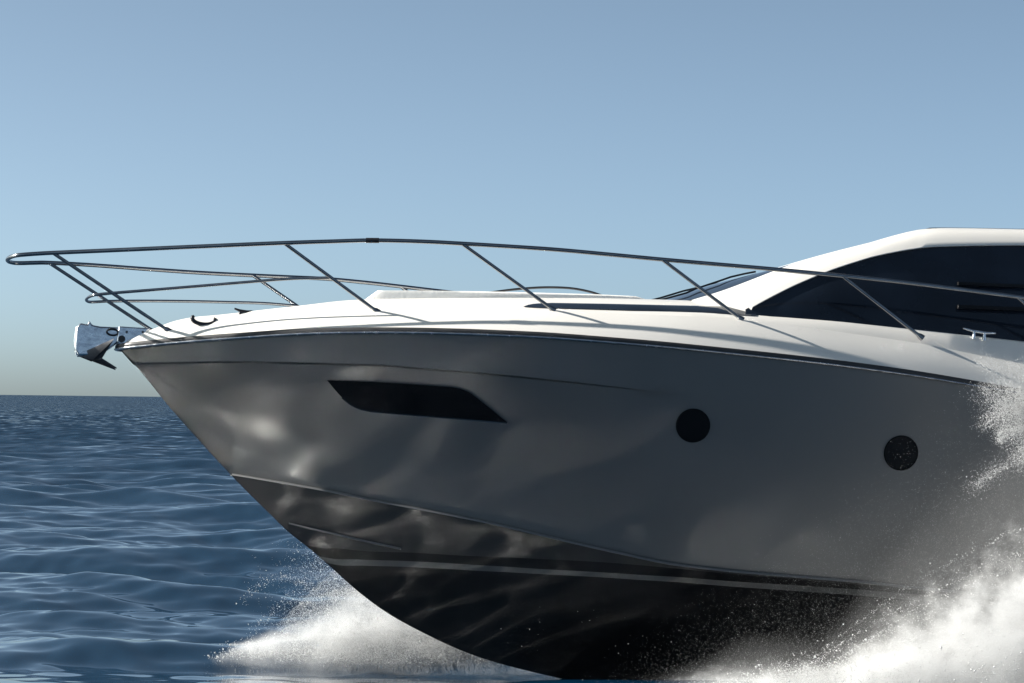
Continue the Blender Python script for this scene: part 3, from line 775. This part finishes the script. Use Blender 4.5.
def mist_shell(xa, xb, tf, yc, ys, nx=60, na=28):
    """closed lumpy body round the mist"""
    V, F = [], []
    for i in range(nx):
        u = i / (nx - 1); x = xa + (xb - xa) * u; e = max(0.02, min(1, (u / 0.06)**0.5, ((1 - u) / 0.04)**0.5)); T = tf(x) * 1.12 + 0.06
        for j in range(na):
            a = 2 * math.pi * j / na; l = 1 + 0.10 * math.sin(5 * x + 3 * a) + 0.07 * math.sin(11 * x - 2 * a + 1)
            z = math.sin(a) * T * l * e if math.sin(a) > 0 else math.sin(a) * 0.15 * e
            V.append((x, yc + ys * math.cos(a) * e * l, z))
    F = [f for f in grid_faces(nx, na, 0, closed=True)]
    V.append((xa - 0.02, yc, 0)); V.append((xb + 0.02, yc, 0)); k = len(V)
    T3 = [(f[0], f[1], f[2]) for f in F] + [(f[0], f[2], f[3]) for f in F]
    for j in range(na):
        T3.append((k - 2, (j + 1) % na, j)); T3.append((k - 1, (nx - 1) * na + j, (nx - 1) * na + (j + 1) % na))
    return np.array(V), np.array(T3)
def droplets(name, P, rad, label, shell=None, mist=None):
    k = len(P); q = rng.normal(size=(k, 4)); q /= np.linalg.norm(q, axis=1)[:, None]
    w_, x_, y_, z_ = q.T
    Rm = np.stack([1 - 2 * (y_**2 + z_**2), 2 * (x_ * y_ - z_ * w_), 2 * (x_ * z_ + y_ * w_), 2 * (x_ * y_ + z_ * w_), 1 - 2 * (x_**2 + z_**2), 2 * (y_ * z_ - x_ * w_), 2 * (x_ * z_ - y_ * w_), 2 * (y_ * z_ + x_ * w_), 1 - 2 * (x_**2 + y_**2)], -1).reshape(k, 3, 3)
    V = (np.einsum('kij,vj->kvi', Rm, TET) * rad[:, None, None] + P[:, None, :]).reshape(-1, 3)
    F = ((np.arange(k) * 4)[:, None, None] + TF[None]).reshape(-1, 3)
    nd = len(F); nv0 = len(V)
    if shell is not None:
        V = np.vstack([V, shell[0]]); F = np.vstack([F, shell[1] + nv0])
    o = np_mesh(name, V, F, [M['spray']] + ([mist] if mist else []), True)
    if shell is not None and len(o.data.polygons) == len(F):
        mi = np.zeros(len(F), np.int32); mi[nd:] = 1; o.data.polygons.foreach_set('material_index', mi)
    o['kind'] = 'stuff'; o['label'] = label; o['category'] = 'spray'
    return o
def jets(nj, per, x0, y0, z0, vx, vy, vz, tmax, jit, tpow=1.0):
    """droplets strung along ballistic threads thrown out from the hull"""
    out = []
    for _ in range(nj):
        k = int(per * rng.uniform(0.3, 1.7)); a = rng.uniform(0, 1)
        p0 = np.array((x0[0] + (x0[1] - x0[0]) * a**0.8, y0[0] + (y0[1] - y0[0]) * rng.uniform(), rng.uniform(*z0)))
        v = np.array((rng.uniform(*vx), rng.uniform(*vy), vz[0] + (vz[1] - vz[0]) * rng.uniform()**1.9))
        tf = min(tmax, 2 * v[2] / 9.81 + 0.05)
        t = tf * rng.uniform(0, 1, k)**tpow
        p = p0 + v * t[:, None]; p[:, 2] -= 4.905 * t * t
        p += rng.normal(0, 1, (k, 3)) * (jit * (0.35 + 1.6 * t / tmax))[:, None]
        out.append(p)
    return np.vstack(out)
def radii(k, med, sig, mx_): return np.minimum(med * np.exp(rng.normal(0, sig, k)), mx_)
def blob(c, s, k): return np.array(c) + rng.normal(0, 1, (k, 3)) * np.array(s)
def above(P): return P[P[:, 2] > -0.05]
# port side: thrown out from the chine and swept aft
sheet = jets(1000, 330, (2.1, 7.0), (-0.75, -0.45), (0.0, 0.25), (4.5, 8.5), (-2.2, -0.4), (0.5, 5.8), 0.75, 0.07)
base = np.stack([rng.uniform(1.5, 8, 90000), -0.9 - np.abs(rng.normal(0, 0.5, 90000)), np.abs(rng.normal(0, 1, 90000))], -1)
base[:, 2] *= 0.05 + 0.10 * np.clip(base[:, 0] - 1.6, 0, 3.5); base[:, 2] += 0.02
fine = np.stack([0.6 + 5.4 * rng.uniform(0, 1, 320000)**0.42, rng.uniform(-1.9, -0.75, 320000), rng.uniform(0, 1, 320000)], -1)
fine[:, 2] = -np.log(1 - 0.95 * fine[:, 2]) * (0.08 + 0.20 * np.clip(fine[:, 0] - 0.8, 0, 5)) * rng.uniform(0.6, 1.4, len(fine))
speck = np.stack([-0.5 + 4.5 * rng.uniform(0, 1, 260)**0.6, rng.uniform(-1.8, -0.9, 260), 0.05 + 0.8 * rng.uniform(0, 1, 260)**1.6], -1)
cl = []
for _ in range(60):
    c = np.array((4.05 + abs(rng.normal(0, 0.32)), -1.2 + rng.uniform(-0.2, 0.2), 2.40 + rng.normal(0, 0.26)))
    v = np.array((rng.uniform(-0.3, 0.25), 0, rng.uniform(-0.25, 0.25))); k = int(rng.uniform(500, 1900))
    cl.append(c + v * rng.uniform(0, 1, (k, 1)) + rng.normal(0, 1, (k, 3)) * rng.uniform(0.02, 0.085) * np.array((1, 1, 0.8)))
clump = np.vstack(cl)
lig = jets(150, 700, (2.3, 6.5), (-0.9, -0.5), (0.0, 0.25), (4.0, 8.0), (-2.0, -0.4), (1.0, 6.0), 0.7, 0.013)
parts_ = [(lig, 0.0022, 0.5, 0.008), (sheet, 0.0016, 0.5, 0.007), (base, 0.003, 0.5, 0.012), (fine, 0.0008, 0.35, 0.0022), (speck, 0.0016, 0.6, 0.004), (clump, 0.0014, 0.45, 0.006)]
P = np.vstack([p for p, *_ in parts_]); rd = np.concatenate([radii(len(p), a, b_, c) for p, a, b_, c in parts_])
k = P[:, 2] > -0.05
def wedge(xa, xb, h0, x1, slope): return lambda x: max(0.03, h0 * min(1, max(0, (x - xa) / (xb - xa))) + slope * max(0.0, x - x1))
W1 = (0.9, 2.0, 0.30, 2.6, 0.62)
droplets('spray', P[k], rd[k], 'white spray thrown up along the near side of the hull at the lower right',
         mist_shell(0.75, 8.4, lambda x: 1.8 * wedge(*W1)(x), -1.15, 0.75), mist_material('port_mist', *W1, -1.15, 0.75, 7.0, 0.42))
# starboard side: the far bow wave seen behind the stem
sheet = jets(760, 330, (-1.7, 0.6), (1.6, 2.9), (0.0, 0.2), (-2.1, -0.1), (0.0, 1.6), (0.5, 4.5), 0.62, 0.06)
base = np.stack([-2.9 + 3.6 * rng.uniform(0, 1, 60000)**0.6, 2.4 + rng.normal(0, 0.28, 60000), np.abs(rng.normal(0, 1, 60000))], -1)
base[:, 2] = base[:, 2] * (0.02 + 0.06 * np.clip(base[:, 0] + 2.9, 0, 3)) + 0.01
fill = np.stack([rng.uniform(-2.2, 0.8, 90000), rng.uniform(1.6, 2.8, 90000), rng.uniform(0, 1, 90000)], -1)
fill[:, 2] = fill[:, 2]**1.5 * (0.15 + 1.0 * np.clip(fill[:, 0] + 2.4, 0, 0.95))
lig = jets(110, 600, (-1.6, 0.5), (1.7, 2.9), (0.0, 0.15), (-2.4, -0.3), (0.0, 1.4), (0.8, 4.4), 0.6, 0.02)
parts_ = [(lig, 0.0022, 0.5, 0.008), (sheet, 0.0015, 0.5, 0.007), (base, 0.003, 0.5, 0.012), (fill, 0.0013, 0.4, 0.0045)]
P = np.vstack([p for p, *_ in parts_]); rd = np.concatenate([radii(len(p), a, b_, c) for p, a, b_, c in parts_])
k = P[:, 2] > -0.05
W2 = (-2.9, -1.7, 0.48, -1.9, 0.50)
droplets('spray', P[k], rd[k], 'white bow wave splash behind the stem at the lower left',
         mist_shell(-2.95, 1.0, lambda x: 1.15 * wedge(*W2)(x), 2.4, 0.7), mist_material('starboard_mist', *W2, 2.4, 0.7, 3.8))
